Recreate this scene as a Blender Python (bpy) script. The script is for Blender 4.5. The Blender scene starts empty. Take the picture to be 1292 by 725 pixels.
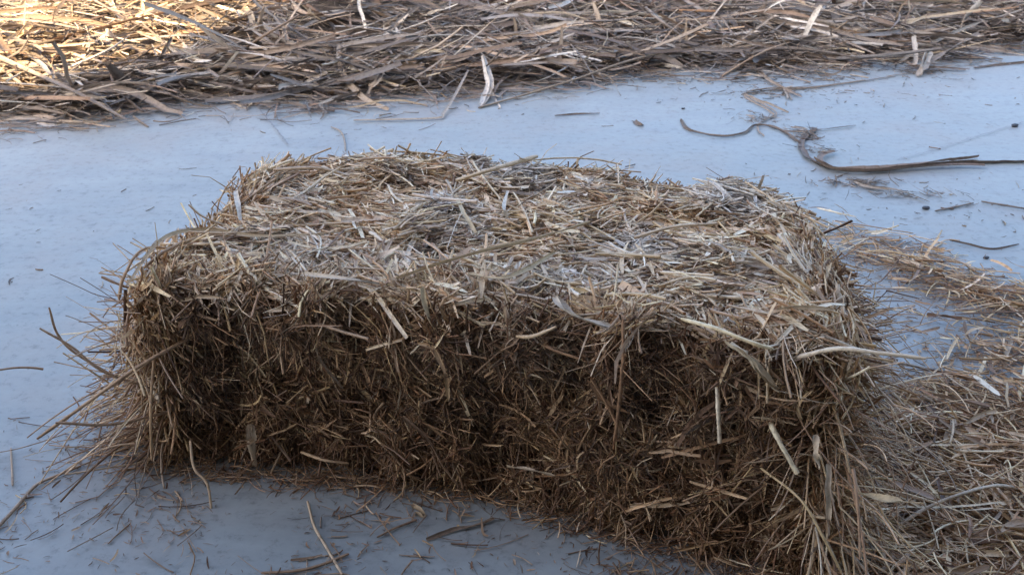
import bpy, math
import numpy as np
R = np.random.default_rng(11)
C = bpy.context.scene.collection
SC = bpy.context.scene

# ------------------------------------------------------------------ camera (fitted once to the bale's corners)
F, CH, PITCH = 1301.0, 0.915, math.radians(25.6)
cp, sp = math.cos(PITCH), math.sin(PITCH)
def ray(px, py):
    a, b = (px - 646) / F, (362.5 - py) / F
    return np.array([a, cp + b * sp, -sp + b * cp])
def G(px, py, z=0.0):                    # photo point -> place on the level plane z
    d = ray(px, py); t = (z - CH) / d[2]
    return np.array([0, 0, CH]) + d * t
def onplane(px, py, p0, n):
    d = ray(px, py); o = np.array([0, 0, CH])
    return o + d * (np.dot(p0 - o, n) / np.dot(d, n))

cam = bpy.data.cameras.new('camera'); co = bpy.data.objects.new('camera', cam); C.objects.link(co)
co.location = (0, 0, CH); co.rotation_euler = (math.pi / 2 - PITCH, 0, 0)
cam.sensor_width = 36; cam.lens = 36 * F / 1292; cam.clip_end = 500; cam.clip_start = 0.02
cam.dof.use_dof = True; cam.dof.focus_distance = 1.45; cam.dof.aperture_fstop = 16
SC.camera = co

# ------------------------------------------------------------------ noise
class Noise:
    def __init__(s, scale, n=14, seed=0):
        r = np.random.default_rng(seed)
        k = r.normal(size=(n, 3)); k /= np.linalg.norm(k, axis=1)[:, None]
        s.k = k * (2 * math.pi / scale) * r.uniform(.6, 1.7, (n, 1)); s.p = r.uniform(0, 6.28, n); s.n = n
    def __call__(s, P):
        return np.sin(P @ s.k.T + s.p).sum(1) / math.sqrt(s.n / 2.0) / 1.6
def unit(v): return v / np.maximum(np.linalg.norm(v, axis=-1, keepdims=True), 1e-9)

# ------------------------------------------------------------------ mesh helpers
def mesh_obj(name, V, Q, mat, parent=None, col=None, smooth=True):
    me = bpy.data.meshes.new(name)
    V = np.asarray(V, dtype=np.float32); Q = np.asarray(Q, dtype=np.int32)
    k = Q.shape[1]
    me.vertices.add(len(V)); me.vertices.foreach_set('co', V.ravel())
    me.loops.add(Q.size); me.loops.foreach_set('vertex_index', Q.ravel())
    me.polygons.add(len(Q)); me.polygons.foreach_set('loop_start', np.arange(0, Q.size, k, dtype=np.int32))
    me.polygons.foreach_set('loop_total', np.full(len(Q), k, dtype=np.int32))
    if smooth: me.polygons.foreach_set('use_smooth', np.ones(len(Q), dtype=bool))
    if col is not None:
        a = me.attributes.new('var', 'FLOAT_COLOR', 'POINT')
        a.data.foreach_set('color', np.asarray(col, dtype=np.float32).ravel())
    me.update(calc_edges=True); me.validate()
    me.materials.append(mat)
    o = bpy.data.objects.new(name, me); C.objects.link(o)
    if parent is not None: o.parent = parent
    return o
def tag(o, label=None, cat=None, group=None, kind=None):
    if label: o['label'] = label
    if cat: o['category'] = cat
    if group: o['group'] = group
    if kind: o['kind'] = kind
    return o
def empty(name, loc=(0, 0, 0)):
    o = bpy.data.objects.new(name, None); C.objects.link(o); o.location = loc; o.empty_display_size = .05
    return o

def sweep(cen, side, up, w, h, kind, tone, hue, weather):
    """cen (N,K,3) centre lines; side/up (N,K,3) frames; w,h (N,K) half sizes; kind 'tube' | 'blade'. Returns V,Q,col"""
    N, K = w.shape
    if kind == 'tube':
        M = 5; a = np.arange(M) / M * 2 * math.pi
        ox, oy = np.cos(a), np.sin(a)
    elif kind == 'blade':                        # a folded leaf: three points across
        M = 3; ox, oy = np.array([-1., 0, 1]), np.array([0.55, -0.45, 0.55])
    else:                                        # curled: four points across
        M = 4; ox, oy = np.array([-1., -.45, .45, 1]), np.array([0.8, -0.5, -0.5, 0.6])
    V = cen[:, :, None, :] + side[:, :, None, :] * (w[:, :, None] * ox)[..., None] + up[:, :, None, :] * (h[:, :, None] * oy)[..., None]
    idx = np.arange(N * K * M).reshape(N, K, M)
    if kind == 'tube':
        nxt = np.roll(idx, -1, axis=2)
        q = np.stack([idx[:, :-1], nxt[:, :-1], nxt[:, 1:], idx[:, 1:]], -1)
    else:
        q = np.stack([idx[:, :-1, :-1], idx[:, :-1, 1:], idx[:, 1:, 1:], idx[:, 1:, :-1]], -1)
    col = np.zeros((N, K, M, 4)); col[..., 0] = tone[:, None, None]; col[..., 1] = hue[:, None, None]
    col[..., 2] = np.linspace(0, 1, K)[None, :, None]; col[..., 3] = weather[:, None, None]
    return V.reshape(-1, 3), q.reshape(-1, 4), col.reshape(-1, 4)
def cat(parts):
    V, Q, Cc, off = [], [], [], 0
    for v, q, c in parts:
        V.append(v); Q.append(q + off); Cc.append(c); off += len(v)
    return np.concatenate(V), np.concatenate(Q), np.concatenate(Cc)

def strands(P, D, Nn, L, W, kind='tube', K=4, bend=.12, kink=.25, tone=None, hue=None, weather=None, flat=.7, sag=0.0, zmin=None, wav=0.0):
    """straws centred on P, running along D, lying against a surface of normal Nn"""
    N = len(P); D = unit(D); Nn = unit(Nn - D * (Nn * D).sum(1, keepdims=True)); S = np.cross(D, Nn)
    t = np.linspace(-1, 1, K)[None, :] * np.ones((N, 1))
    b1 = R.normal(0, bend, (N, 1)); b2 = R.normal(0, bend * .7, (N, 1))
    t0 = R.uniform(-.6, .6, (N, 1)); kk = np.where(R.random((N, 1)) < kink, R.normal(0, .55, (N, 1)), 0)
    y1 = b1 * (t * t - .33) + kk * np.maximum(0, t - t0)
    y2 = b2 * (t * t - .33) + .4 * kk * np.maximum(0, t - t0) - sag * (t * t)
    if wav: y1 = y1 + wav * np.sin(t * R.uniform(2, 6, (N, 1)) + R.uniform(0, 6, (N, 1)))
    hl = (L / 2)[:, None]
    cen = P[:, None, :] + D[:, None, :] * (t * hl)[..., None] + S[:, None, :] * (y1 * hl)[..., None] + Nn[:, None, :] * (y2 * hl)[..., None]
    if zmin is not None: cen[..., 2] = np.maximum(cen[..., 2], zmin + W[:, None] * .4)
    T = unit(np.gradient(cen, axis=1))
    roll = R.uniform(0, 6.28, (N, 1, 1)) if kind == 'tube' else R.normal(0, .5, (N, 1, 1)) + R.normal(0, .35, (N, 1, 1)) * t[..., None]
    n1 = unit(Nn[:, None, :] - T * (Nn[:, None, :] * T).sum(-1, keepdims=True)); s1 = np.cross(T, n1)
    up = n1 * np.cos(roll) + s1 * np.sin(roll); sd = np.cross(T, up)
    if kind == 'tube':
        w = (W / 2)[:, None] * (1 + R.normal(0, .08, (N, K))); h = w * flat
    else:
        tap = 1 - R.uniform(.15, .8, (N, 1)) * np.abs(t) ** R.uniform(2, 9, (N, 1)); w = (W / 2)[:, None] * tap; h = w * R.uniform(.05, .7, (N, 1))
    tone = R.random(N) if tone is None else np.maximum(tone, .10); hue = R.random(N) if hue is None else hue
    weather = np.zeros(N) if weather is None else weather
    return sweep(cen, sd, up, w, h, kind, np.clip(tone, 0, 1), hue, np.clip(weather, 0, 1))

def spline(pts, K):
    pts = np.asarray(pts, float); n = len(pts)
    if n == 2: pts = np.array([pts[0], (pts[0] + pts[1]) / 2, pts[1]]); n = 3
    E = np.vstack([2 * pts[0] - pts[1], pts, 2 * pts[-1] - pts[-2]])
    u = np.linspace(0, n - 1 - 1e-6, K); i = u.astype(int); f = (u - i)[:, None]
    a, b, c, d = E[i], E[i + 1], E[i + 2], E[i + 3]
    return .5 * (2 * b + (c - a) * f + (2 * a - 5 * b + 4 * c - d) * f ** 2 + (3 * b - a - 3 * c + d) * f ** 3)
def path_piece(pts, width, kind='blade', tone=.6, hue=.5, weather=.4, K=26, upv=(0, 0, 1), taper=(.8, .7), thick=.45, twist=.4, seed=0, strip=1, jit=0.0):
    """one long stalk or leaf along a path; strip > 1 gives a bundle of overlapping leaf strips in one piece"""
    r = np.random.default_rng(seed); out = []
    c0 = spline(pts, K); Lh = np.linalg.norm(np.diff(c0, axis=0), axis=1).sum()
    for s in range(strip):
        c = c0.copy(); upv_ = np.array(upv, float)
        t = np.linspace(0, 1, K)
        if strip > 2 and s > 0:              # the other strips start and stop along the way and fray apart
            a_, b_ = r.uniform(0, .35), r.uniform(.55, 1); tt = a_ + (b_ - a_) * t
            c = np.stack([np.interp(tt, t, c0[:, i_]) for i_ in range(3)], 1)
            T = unit(np.gradient(c, axis=0)); sd_ = np.cross(T, unit(upv_ - T * (T @ upv_)[:, None]))
            c = c + sd_ * (width * (r.normal(0, 1.3) * t ** 5 + r.normal(0, 1.3) * (1 - t) ** 5))[:, None]
        T = unit(np.gradient(c, axis=0)); n = unit(upv_ - T * (T @ upv_)[:, None]); sd = np.cross(T, n)
        wob = sum(r.normal(0, 1) * np.sin(t * f + r.uniform(0, 6)) / f for f in (5., 11., 23.))
        off = (s - (strip - 1) / 2) * width * .55
        if jit: jv = np.cumsum(r.normal(0, 1, K) * (r.random(K) < .2)) ; jv -= np.linspace(0, jv[-1], K); c = c + sd * (jv * jit)[:, None]
        c = c + sd * (wob * width * (.12 if kind == 'tube' else .45) + off * np.sin(t * 3.14 * r.uniform(.7, 1.3) + .3))[:, None] + n * (s * width * .12)
        c = c[None]
        ang = (r.normal(0, twist) + twist * 1.6 * np.sin(t * r.uniform(3, 7) + r.uniform(0, 6)))[:, None]
        T = unit(np.gradient(c[0], axis=0)); n = unit(upv_ - T * (T @ upv_)[:, None]); sd = np.cross(T, n)
        up = n * np.cos(ang) + sd * np.sin(ang); sdd = np.cross(T, up)
        tp = np.minimum(1, taper[0] + (1 - taper[0]) * t / .05) * np.minimum(1, taper[1] + (1 - taper[1]) * (1 - t) / .07)
        w = (width / 2 / (1 + .35 * (strip - 1)) * tp * (1 + .05 * np.sin(t * 31 + seed)))[None]
        h = w * (thick if kind != 'tube' else .8)
        out.append(sweep(c, sdd[None], up[None], w, h, kind, np.array([np.clip(tone + r.normal(0, .06 * (strip > 1)), 0, 1)]), np.array([hue]), np.array([weather])))
    return cat(out)

# ------------------------------------------------------------------ materials
def new_mat(name):
    m = bpy.data.materials.new(name); m.use_nodes = True; nt = m.node_tree
    return m, nt, nt.nodes['Principled BSDF']
def ramp(nt, stops):
    n = nt.nodes.new('ShaderNodeValToRGB'); e = n.color_ramp.elements
    while len(e) < len(stops): e.new(.5)
    for i, (p, c) in enumerate(stops): e[i].position = p; e[i].color = (*c, 1)
    return n
def mix(nt, kind, fac, a, b):
    n = nt.nodes.new('ShaderNodeMix'); n.data_type = 'RGBA'; n.blend_type = kind
    for s, v in ((n.inputs[0], fac), (n.inputs[6], a), (n.inputs[7], b)):
        if hasattr(v, 'is_linked'): nt.links.new(v, s)
        else: s.default_value = v if not isinstance(v, tuple) else (*v, 1)
    return n.outputs[2]
def noise_node(nt, vec, scale, detail=3, rough=.6, mapscale=None):
    if mapscale:
        mp = nt.nodes.new('ShaderNodeMapping'); mp.inputs['Scale'].default_value = mapscale
        nt.links.new(vec, mp.inputs['Vector']); vec = mp.outputs[0]
    n = nt.nodes.new('ShaderNodeTexNoise'); n.inputs['Scale'].default_value = scale
    n.inputs['Detail'].default_value = detail; n.inputs['Roughness'].default_value = rough
    nt.links.new(vec, n.inputs['Vector']); return n.outputs['Fac']

def straw_mat(name, stops, grey=(.47, .45, .42), rough=.5, transl=.12):
    m, nt, bs = new_mat(name); L = nt.links
    at = nt.nodes.new('ShaderNodeAttribute'); at.attribute_name = 'var'
    sx = nt.nodes.new('ShaderNodeSeparateColor'); L.new(at.outputs['Color'], sx.inputs[0])
    r, g, b = sx.outputs
    rp = ramp(nt, stops); L.new(r, rp.inputs[0])
    # red-brown / yellow hue drift per stem
    hu = ramp(nt, [(0, (1.12, .89, .78)), (.5, (1.06, .98, .93)), (1, (1.08, 1.0, .82))]); L.new(g, hu.inputs[0])
    c = mix(nt, 'MULTIPLY', 1.0, rp.outputs[0], hu.outputs[0])
    # weathering towards grey, same value
    bw = nt.nodes.new('ShaderNodeRGBToBW'); L.new(c, bw.inputs[0])
    gr = ramp(nt, [(0, (.055, .047, .039)), (.3, (.34, .295, .255)), (.6, (.66, .59, .51)), (1, (.92, .86, .76))]); L.new(bw.outputs[0], gr.inputs[0])
    c = mix(nt, 'MIX', at.outputs['Alpha'], c, gr.outputs[0])
    # stains and streaks on each stem
    tc = nt.nodes.new('ShaderNodeTexCoord')
    n1 = noise_node(nt, tc.outputs['Object'], 90, 3, .7)
    s1 = ramp(nt, [(.3, (.55, .5, .46)), (.5, (1, 1, 1)), (.75, (1.15, 1.13, 1.1))]); L.new(n1, s1.inputs[0])
    c = mix(nt, 'MULTIPLY', .8, c, s1.outputs[0])
    # darker joint near one end of the stem
    kn = ramp(nt, [(0, (.75, .68, .6)), (.06, (1, 1, 1)), (.93, (1, 1, 1)), (1, (.7, .62, .55))]); L.new(b, kn.inputs[0])
    c = mix(nt, 'MULTIPLY', .6, c, kn.outputs[0])
    L.new(c, bs.inputs['Base Color']); bs.inputs['Roughness'].default_value = rough
    bs.inputs['Specular IOR Level'].default_value = .35
    n2 = noise_node(nt, tc.outputs['Object'], 500, 2, .6)
    bp = nt.nodes.new('ShaderNodeBump'); bp.inputs['Strength'].default_value = .35; bp.inputs['Distance'].default_value = .001
    L.new(n2, bp.inputs['Height']); L.new(bp.outputs[0], bs.inputs['Normal'])
    if transl:
        tr = nt.nodes.new('ShaderNodeBsdfTranslucent'); L.new(c, tr.inputs[0])
        mx = nt.nodes.new('ShaderNodeMixShader'); mx.inputs[0].default_value = transl
        L.new(bs.outputs[0], mx.inputs[1]); L.new(tr.outputs[0], mx.inputs[2])
        L.new(mx.outputs[0], nt.nodes['Material Output'].inputs[0])
    return m
M_straw = straw_mat('straw', [(0, (.05, .026, .015)), (.25, (.195, .108, .055)), (.5, (.43, .278, .153)), (.75, (.74, .555, .325)), (1, (.97, .86, .62))])
M_leaf = straw_mat('dry_cane_leaf', [(0, (.05, .03, .02)), (.25, (.15, .098, .06)), (.5, (.30, .21, .13)), (.75, (.50, .385, .245)), (1, (.80, .68, .49))], rough=.55)
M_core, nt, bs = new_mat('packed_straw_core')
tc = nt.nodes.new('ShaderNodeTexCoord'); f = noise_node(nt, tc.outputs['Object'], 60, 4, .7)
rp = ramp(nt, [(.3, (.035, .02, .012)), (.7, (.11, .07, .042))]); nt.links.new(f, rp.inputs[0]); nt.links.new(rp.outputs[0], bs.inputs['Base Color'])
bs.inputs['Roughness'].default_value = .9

def concrete():
    m, nt, bs = new_mat('smooth_concrete'); L = nt.links
    tc = nt.nodes.new('ShaderNodeTexCoord'); ob = tc.outputs['Object']
    big = noise_node(nt, ob, .9, 4, .55)
    c1 = ramp(nt, [(.3, (.25, .257, .24)), (.7, (.31, .316, .297))]); L.new(big, c1.inputs[0])
    st = noise_node(nt, ob, 3.2, 5, .62, (1, 3.2, 1))      # trowel drag, running across
    c2 = ramp(nt, [(.3, (.78, .78, .79)), (.6, (1.08, 1.08, 1.08))]); L.new(st, c2.inputs[0])
    c = mix(nt, 'MULTIPLY', .75, c1.outputs[0], c2.outputs[0])
    du = noise_node(nt, ob, 2.1, 6, .7)                    # brown dust film in patches
    d2 = ramp(nt, [(.47, (0, 0, 0)), (.68, (.9, .9, .9))]); L.new(du, d2.inputs[0])
    c = mix(nt, 'MIX', d2.outputs[0], c, (.29, .265, .235))
    fine = noise_node(nt, ob, 45, 4, .75)
    c3 = ramp(nt, [(.3, (.6, .59, .58)), (.45, (1, 1, 1)), (.75, (1.12, 1.12, 1.12))]); L.new(fine, c3.inputs[0])
    c = mix(nt, 'MULTIPLY', .8, c, c3.outputs[0])
    sm = noise_node(nt, ob, 10, 6, .72, (1, 1.35, 1))       # smudges
    c4 = ramp(nt, [(.27, (.66, .65, .64)), (.42, (1, 1, 1)), (.8, (1.06, 1.06, 1.06))]); L.new(sm, c4.inputs[0])
    c = mix(nt, 'MULTIPLY', .8, c, c4.outputs[0])
    vo = nt.nodes.new('ShaderNodeTexVoronoi'); vo.inputs['Scale'].default_value = 22; L.new(ob, vo.inputs['Vector'])
    vs = ramp(nt, [(.035, (.45, .43, .42)), (.06, (1, 1, 1))]); L.new(vo.outputs['Distance'], vs.inputs[0])
    c = mix(nt, 'MULTIPLY', .7, c, vs.outputs[0])
    L.new(c, bs.inputs['Base Color'])
    rr = ramp(nt, [(.3, (.42, .42, .42)), (.7, (.62, .62, .62))]); L.new(st, rr.inputs[0]); L.new(rr.outputs[0], bs.inputs['Roughness'])
    bs.inputs['Specular IOR Level'].default_value = .5
    bp = nt.nodes.new('ShaderNodeBump'); bp.inputs['Strength'].default_value = .08; bp.inputs['Distance'].default_value = .003
    hm = nt.nodes.new('ShaderNodeMath'); hm.operation = 'ADD'; L.new(fine, hm.inputs[0]); L.new(sm, hm.inputs[1])
    L.new(hm.outputs[0], bp.inputs['Height']); L.new(bp.outputs[0], bs.inputs['Normal'])
    return m
M_conc = concrete()
def plain(name, col, rough=.8, sc=30, var=.25):
    m, nt, bs = new_mat(name); tc = nt.nodes.new('ShaderNodeTexCoord'); f = noise_node(nt, tc.outputs['Object'], sc, 4, .6)
    a = tuple(x * (1 - var) for x in col); b = tuple(x * (1 + var) for x in col)
    rp = ramp(nt, [(.3, a), (.7, b)]); nt.links.new(f, rp.inputs[0]); nt.links.new(rp.outputs[0], bs.inputs['Base Color']); bs.inputs['Roughness'].default_value = rough
    return m
M_crack = plain('crack_dirt', (.25, .245, .245), .9, 60)
M_stone = plain('dark_stone', (.06, .06, .065), .7, 80)
M_wall = plain('blocker_wall_finish', (.20, .19, .18), .9, 3)
M_roof = plain('blocker_roof_finish', (.18, .18, .19), .6, 5)

# ------------------------------------------------------------------ ground
s = 60.0
g = mesh_obj('ground', [(-s, -s, 0), (s, -s, 0), (s, s, 0), (-s, s, 0)], [(0, 1, 2, 3)], M_conc, smooth=False)
tag(g, 'smooth blue grey concrete floor under the straw bale', kind='structure')
def crack(pts, w, seed):
    r = np.random.default_rng(seed); c = spline([G(*p) for p in pts], 60); c[:, :2] += r.normal(0, .0015, (60, 2))
    T = unit(np.gradient(c, axis=0)); S = np.stack([-T[:, 1], T[:, 0], T[:, 0] * 0], 1)
    ww = (w * (.6 + .4 * r.random(60)))[:, None]; c[:, 2] = .004 if seed == 1 else .0042
    V = np.concatenate([c - S * ww, c + S * ww]); i = np.arange(59)
    return mesh_obj('crack', V, np.stack([i, i + 1, i + 61, i + 60], 1), M_crack, smooth=False)
tag(crack([(316, 122), (330, 142), (345, 160), (364, 184)], .0028, 1), 'faint crack in the concrete behind the back left corner of the bale', kind='structure')
tag(crack([(1130, 203), (1180, 190), (1230, 174), (1292, 155)], .0014, 2), 'faint hairline crack in the concrete at the right', kind='structure')

# ------------------------------------------------------------------ the bale's body: three cross sections, front bottom / front top / back top / back bottom
FT = [G(188, 352, .325), G(560, 368, .335), G(1056, 428, .335)]
FB = [G(206, 572, 0), G(560, 606, 0), G(1044, 742, 0)]
BT = [G(356, 200, .34), G(690, 209, .34), G(1006, 263, .34)]
sh = np.array([.02, .02, 0])
BB = [np.array([b[0], b[1], 0]) + sh for b in BT]
def lag(Pts, u):
    a, b, c = Pts; u = u[:, None]
    return a * (u * (u - 1) / 2) + b * (1 - u * u) + c * (u * (u + 1) / 2)
n_big, n_mid, n_sm = Noise(.28, seed=1), Noise(.11, seed=2), Noise(.045, seed=3)
HX, HY, HZ, RR = .475, .215, .168, .055
def body(q):          # q in physical box coordinates -> world
    u, v, w = q[:, 0] / HX, q[:, 1] / HY, q[:, 2] / HZ
    v = (v + 1)[:, None] / 2; w = (w + 1)[:, None] / 2
    ft, fb, bt, bb = lag(FT, u), lag(FB, u), lag(BT, u), lag(BB, u)
    return (fb * (1 - v) + bb * v) * (1 - w) + (ft * (1 - v) + bt * v) * w
def surf(p, depth=0.0):
    """p: points on the faces of the box -> world point and outward normal, with rounded edges and a lumpy skin"""
    H = np.array([HX, HY, HZ]); rr = np.array([RR, .036, .026])
    inner = H - rr; c = np.clip(p, -inner, inner); d = p - c; d[:, 2] = np.where(d[:, 2] < 0, d[:, 2] * .8, d[:, 2])
    n = unit(d / rr)
    q = c + n * rr
    w0 = body(q); w1 = body(q + n * .01); nw = unit(w1 - w0)
    # flakes: bands across the length; string grooves along it
    u = q[:, 0]
    grooves = 0
    top = np.clip(n[:, 2], 0, 1); fr = np.clip(-n[:, 1], 0, 1)
    for y0 in (-.095, .085):
        grooves = grooves - .011 * np.exp(-((q[:, 1] - y0 + .012 * np.sin(u * 9)) / .022) ** 2) * top
    fl = (.006 * np.sin(u * 62 + 1.2 * np.sin(u * 17)) ) * fr + .004 * np.sin(u * 55 + 2) * top
    disp = .012 * n_big(w0) + .009 * n_mid(w0) * (1 + .5 * fr) + .005 * n_sm(w0) + grooves + fl
    dp = depth if np.ndim(depth) == 0 else depth
    disp = disp + fr * (.020 * np.exp(-((q[:, 2] - .115) / .040) ** 2) - .010 * np.exp(-((q[:, 2] - .0) / .07) ** 2))
    W = w0 + nw * (disp - dp)[:, None]
    W[:, 2] = np.maximum(W[:, 2], .001)
    return W, nw, q, n
def face_points(face, N):
    a, b = R.uniform(-1, 1, N), R.uniform(-1, 1, N)
    o = np.ones(N)
    if face == 'top': p = np.stack([a * HX, b * HY, o * HZ], 1)
    if face == 'bottom': p = np.stack([a * HX, b * HY, -o * HZ], 1)
    if face == 'front': p = np.stack([a * HX, -o * HY, b * HZ], 1)
    if face == 'back': p = np.stack([a * HX, o * HY, b * HZ], 1)
    if face == 'left': p = np.stack([-o * HX, a * HY, b * HZ], 1)
    if face == 'right': p = np.stack([o * HX, a * HY, b * HZ], 1)
    return p

bale = empty('straw_bale', tuple((FB[1] + BB[1]) / 2 * np.array([1, 1, 0])))
tag(bale, 'large shaggy rectangular bale of brown and golden straw lying on the concrete', 'straw bale')
bl = np.array(bale.location)
# core (closed box grid)
cs = []
nu, nv = 60, 26
def grid(face, A, B):
    a, b = np.meshgrid(np.linspace(-1, 1, A), np.linspace(-1, 1, B), indexing='ij'); a, b = a.ravel(), b.ravel(); o = np.ones(len(a))
    m = {'top': (a * HX, b * HY, o * HZ), 'bottom': (a * HX, -b * HY, -o * HZ), 'front': (a * HX, -o * HY, b * HZ), 'back': (-a * HX, o * HY, b * HZ),
         'left': (-o * HX, -a * HY, b * HZ), 'right': (o * HX, a * HY, b * HZ)}[face]
    W, *_ = surf(np.stack(m, 1), depth=.026)
    i = np.arange(A * B).reshape(A, B); q = np.stack([i[:-1, :-1], i[1:, :-1], i[1:, 1:], i[:-1, 1:]], -1).reshape(-1, 4)
    W[:, 2] = np.maximum(W[:, 2], .006)
    return W - bl, q, np.zeros((len(W), 4))
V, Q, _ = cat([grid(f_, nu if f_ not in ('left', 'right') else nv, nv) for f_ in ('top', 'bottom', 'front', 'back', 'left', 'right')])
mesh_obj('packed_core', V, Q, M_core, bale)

def hang(P, D, LL, ztop=.343):            # a straw at the rim hangs from it instead of standing up over it
    dz = np.abs(D[:, 2]); over = np.maximum(P[:, 2] + dz * LL / 2 - ztop, 0)
    sh_ = np.minimum(over / np.maximum(dz, .05), LL * .5)
    return P - D * (np.sign(D[:, 2]) * sh_)[:, None]
n_dir, n_dir2, n_tone, n_wid = Noise(.10, seed=5), Noise(.05, seed=6), Noise(.07, seed=7), Noise(.22, seed=8)
def layer(face, N, kind, L, W, dmax, tilt, mode, tone0, tsd, wea, bend=.14, kink=.25, K=4, keep=None, rise=0.0):
    p = face_points(face, N)
    if keep is not None: p = p[keep(p)]
    N = len(p)
    dep = R.uniform(min(-.004, dmax), max(-.004, dmax), N)
    P, nn, q, nb = surf(p, dep)
    ax = unit(body(q + np.array([.01, 0, 0])) - body(q))               # along the bale
    ax = unit(ax - nn * (ax * nn).sum(1, keepdims=True)); ay = np.cross(nn, ax)
    nd = n_dir(P) * 1.0 + n_dir2(P) * .6
    if mode == 'along': th = nd * .7 + R.normal(0, .45, N)
    elif mode == 'loose': th = nd * .9 + R.normal(0, .8, N)
    elif mode == 'down': th = math.pi / 2 + nd * .75 + R.normal(0, .6, N)
    else: th = R.uniform(0, 6.28, N)
    th = np.where(R.random(N) < .18, R.uniform(0, 3.14, N), th)
    if face == 'front':
        e_ = nb[:, 2] > .25; th = np.where(e_, nd * .7 + R.normal(0, .5, N), th)
    til = R.normal(0, tilt, N) * (1 if face == 'top' else np.where(nb[:, 2] > .25, .45, 1)) + rise
    D = ax * np.cos(th)[:, None] + ay * np.sin(th)[:, None]; D = D * np.cos(til)[:, None] + nn * np.sin(til)[:, None]
    LL = L[0] * np.exp(R.normal(0, L[1], N)); LL = np.clip(LL, .008, L[2])
    WW = np.clip(W[0] * np.exp(R.normal(0, W[1], N)), .0005, W[0] * 3.2)
    if face != 'top': P = hang(P, D, LL)
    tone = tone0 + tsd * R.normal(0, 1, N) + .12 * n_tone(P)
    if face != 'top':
        up_ = np.clip((nb[:, 2] - .35) / .35, 0, 1); tone = tone + (.75 - tone0) * up_; wea = wea + (.25 - wea) * up_   # sky-facing straw paler: bleaching, plus the lit rim put into its tone
    w = wea + (.30 if face == 'top' else .12) * n_wid(P) + R.normal(0, .15, N)
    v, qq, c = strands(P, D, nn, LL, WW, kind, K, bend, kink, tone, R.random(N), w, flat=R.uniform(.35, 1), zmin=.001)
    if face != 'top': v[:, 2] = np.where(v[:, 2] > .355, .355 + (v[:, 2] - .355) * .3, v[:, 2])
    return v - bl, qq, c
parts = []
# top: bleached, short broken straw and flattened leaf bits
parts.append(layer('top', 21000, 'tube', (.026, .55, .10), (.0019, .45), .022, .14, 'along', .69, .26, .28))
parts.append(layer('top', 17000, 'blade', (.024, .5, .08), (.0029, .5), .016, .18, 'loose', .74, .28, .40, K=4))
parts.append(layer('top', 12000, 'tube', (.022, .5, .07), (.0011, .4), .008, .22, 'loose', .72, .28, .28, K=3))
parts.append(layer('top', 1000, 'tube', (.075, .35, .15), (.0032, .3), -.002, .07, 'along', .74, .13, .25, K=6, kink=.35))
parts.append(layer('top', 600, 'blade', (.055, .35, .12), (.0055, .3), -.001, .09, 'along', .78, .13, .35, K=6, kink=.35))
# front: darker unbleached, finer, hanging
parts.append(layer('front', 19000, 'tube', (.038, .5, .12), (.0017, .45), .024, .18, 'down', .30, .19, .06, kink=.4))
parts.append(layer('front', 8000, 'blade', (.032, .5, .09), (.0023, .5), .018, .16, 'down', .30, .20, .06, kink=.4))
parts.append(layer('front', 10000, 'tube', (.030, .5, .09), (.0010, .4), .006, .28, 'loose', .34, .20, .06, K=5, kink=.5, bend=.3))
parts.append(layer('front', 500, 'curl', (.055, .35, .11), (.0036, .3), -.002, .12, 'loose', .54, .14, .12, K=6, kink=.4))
# ends and back
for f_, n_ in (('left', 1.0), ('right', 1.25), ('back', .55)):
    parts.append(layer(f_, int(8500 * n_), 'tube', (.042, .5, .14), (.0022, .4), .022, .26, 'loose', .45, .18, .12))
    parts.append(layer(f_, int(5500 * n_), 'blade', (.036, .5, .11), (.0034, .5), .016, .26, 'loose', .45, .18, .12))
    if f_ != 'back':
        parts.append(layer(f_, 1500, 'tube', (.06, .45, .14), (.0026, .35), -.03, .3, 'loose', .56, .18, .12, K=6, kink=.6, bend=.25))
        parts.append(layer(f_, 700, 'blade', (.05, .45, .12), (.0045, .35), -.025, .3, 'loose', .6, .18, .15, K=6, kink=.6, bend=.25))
# shaggy top edges: straws that overhang the rim all round
def rim(N, L, W, spread, where, tone0, wea, kind='tube', out=.5):
    a = R.uniform(-1, 1, N)
    p = {'front': lambda: np.stack([a * HX, -HY + 0 * a, HZ - R.uniform(0, .018, N)], 1),
         'back': lambda: np.stack([a * HX, HY + 0 * a, HZ - R.uniform(0, .03, N)], 1),
         'left': lambda: np.stack([-HX + 0 * a, a * HY, HZ - R.uniform(0, .06, N)], 1),
         'right': lambda: np.stack([HX + 0 * a, a * HY, HZ - R.uniform(0, .08, N)], 1)}[where]()
    P, nn, q, nb = surf(p, R.uniform(-.004, .006, N))
    ax = unit(body(q + np.array([.01, 0, 0])) - body(q)); ax = unit(ax - nn * (ax * nn).sum(1, keepdims=True)); ay = np.cross(nn, ax)
    th = n_dir(P) * 1.2 + R.normal(0, spread, N); D = ax * np.cos(th)[:, None] + ay * np.sin(th)[:, None] + nn * R.normal(out * .35, out, N)[:, None] * .6
    LL = np.clip(L * np.exp(R.normal(0, .45, N)), .015, L * 2.4); WW = np.clip(W * np.exp(R.normal(0, .4, N)), .0007, .007)
    D[:, 2] *= .6; D = unit(D); P = hang(P, D, LL, .347)
    v, qq, c = strands(P, D, nn, LL, WW, kind, 5, .2, .35, np.maximum(tone0 + R.normal(0, .16, N), .38), R.random(N), wea + R.normal(0, .15, N), flat=.6, zmin=.001)
    v[:, 2] = np.where(v[:, 2] > .358, .358 + (v[:, 2] - .358) * .35, v[:, 2])
    return v - bl, qq, c
parts.append(rim(1500, .042, .0021, .5, 'front', .66, .25, out=.2)); parts.append(rim(380, .042, .0034, .55, 'front', .74, .35, 'blade', out=.25))
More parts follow.
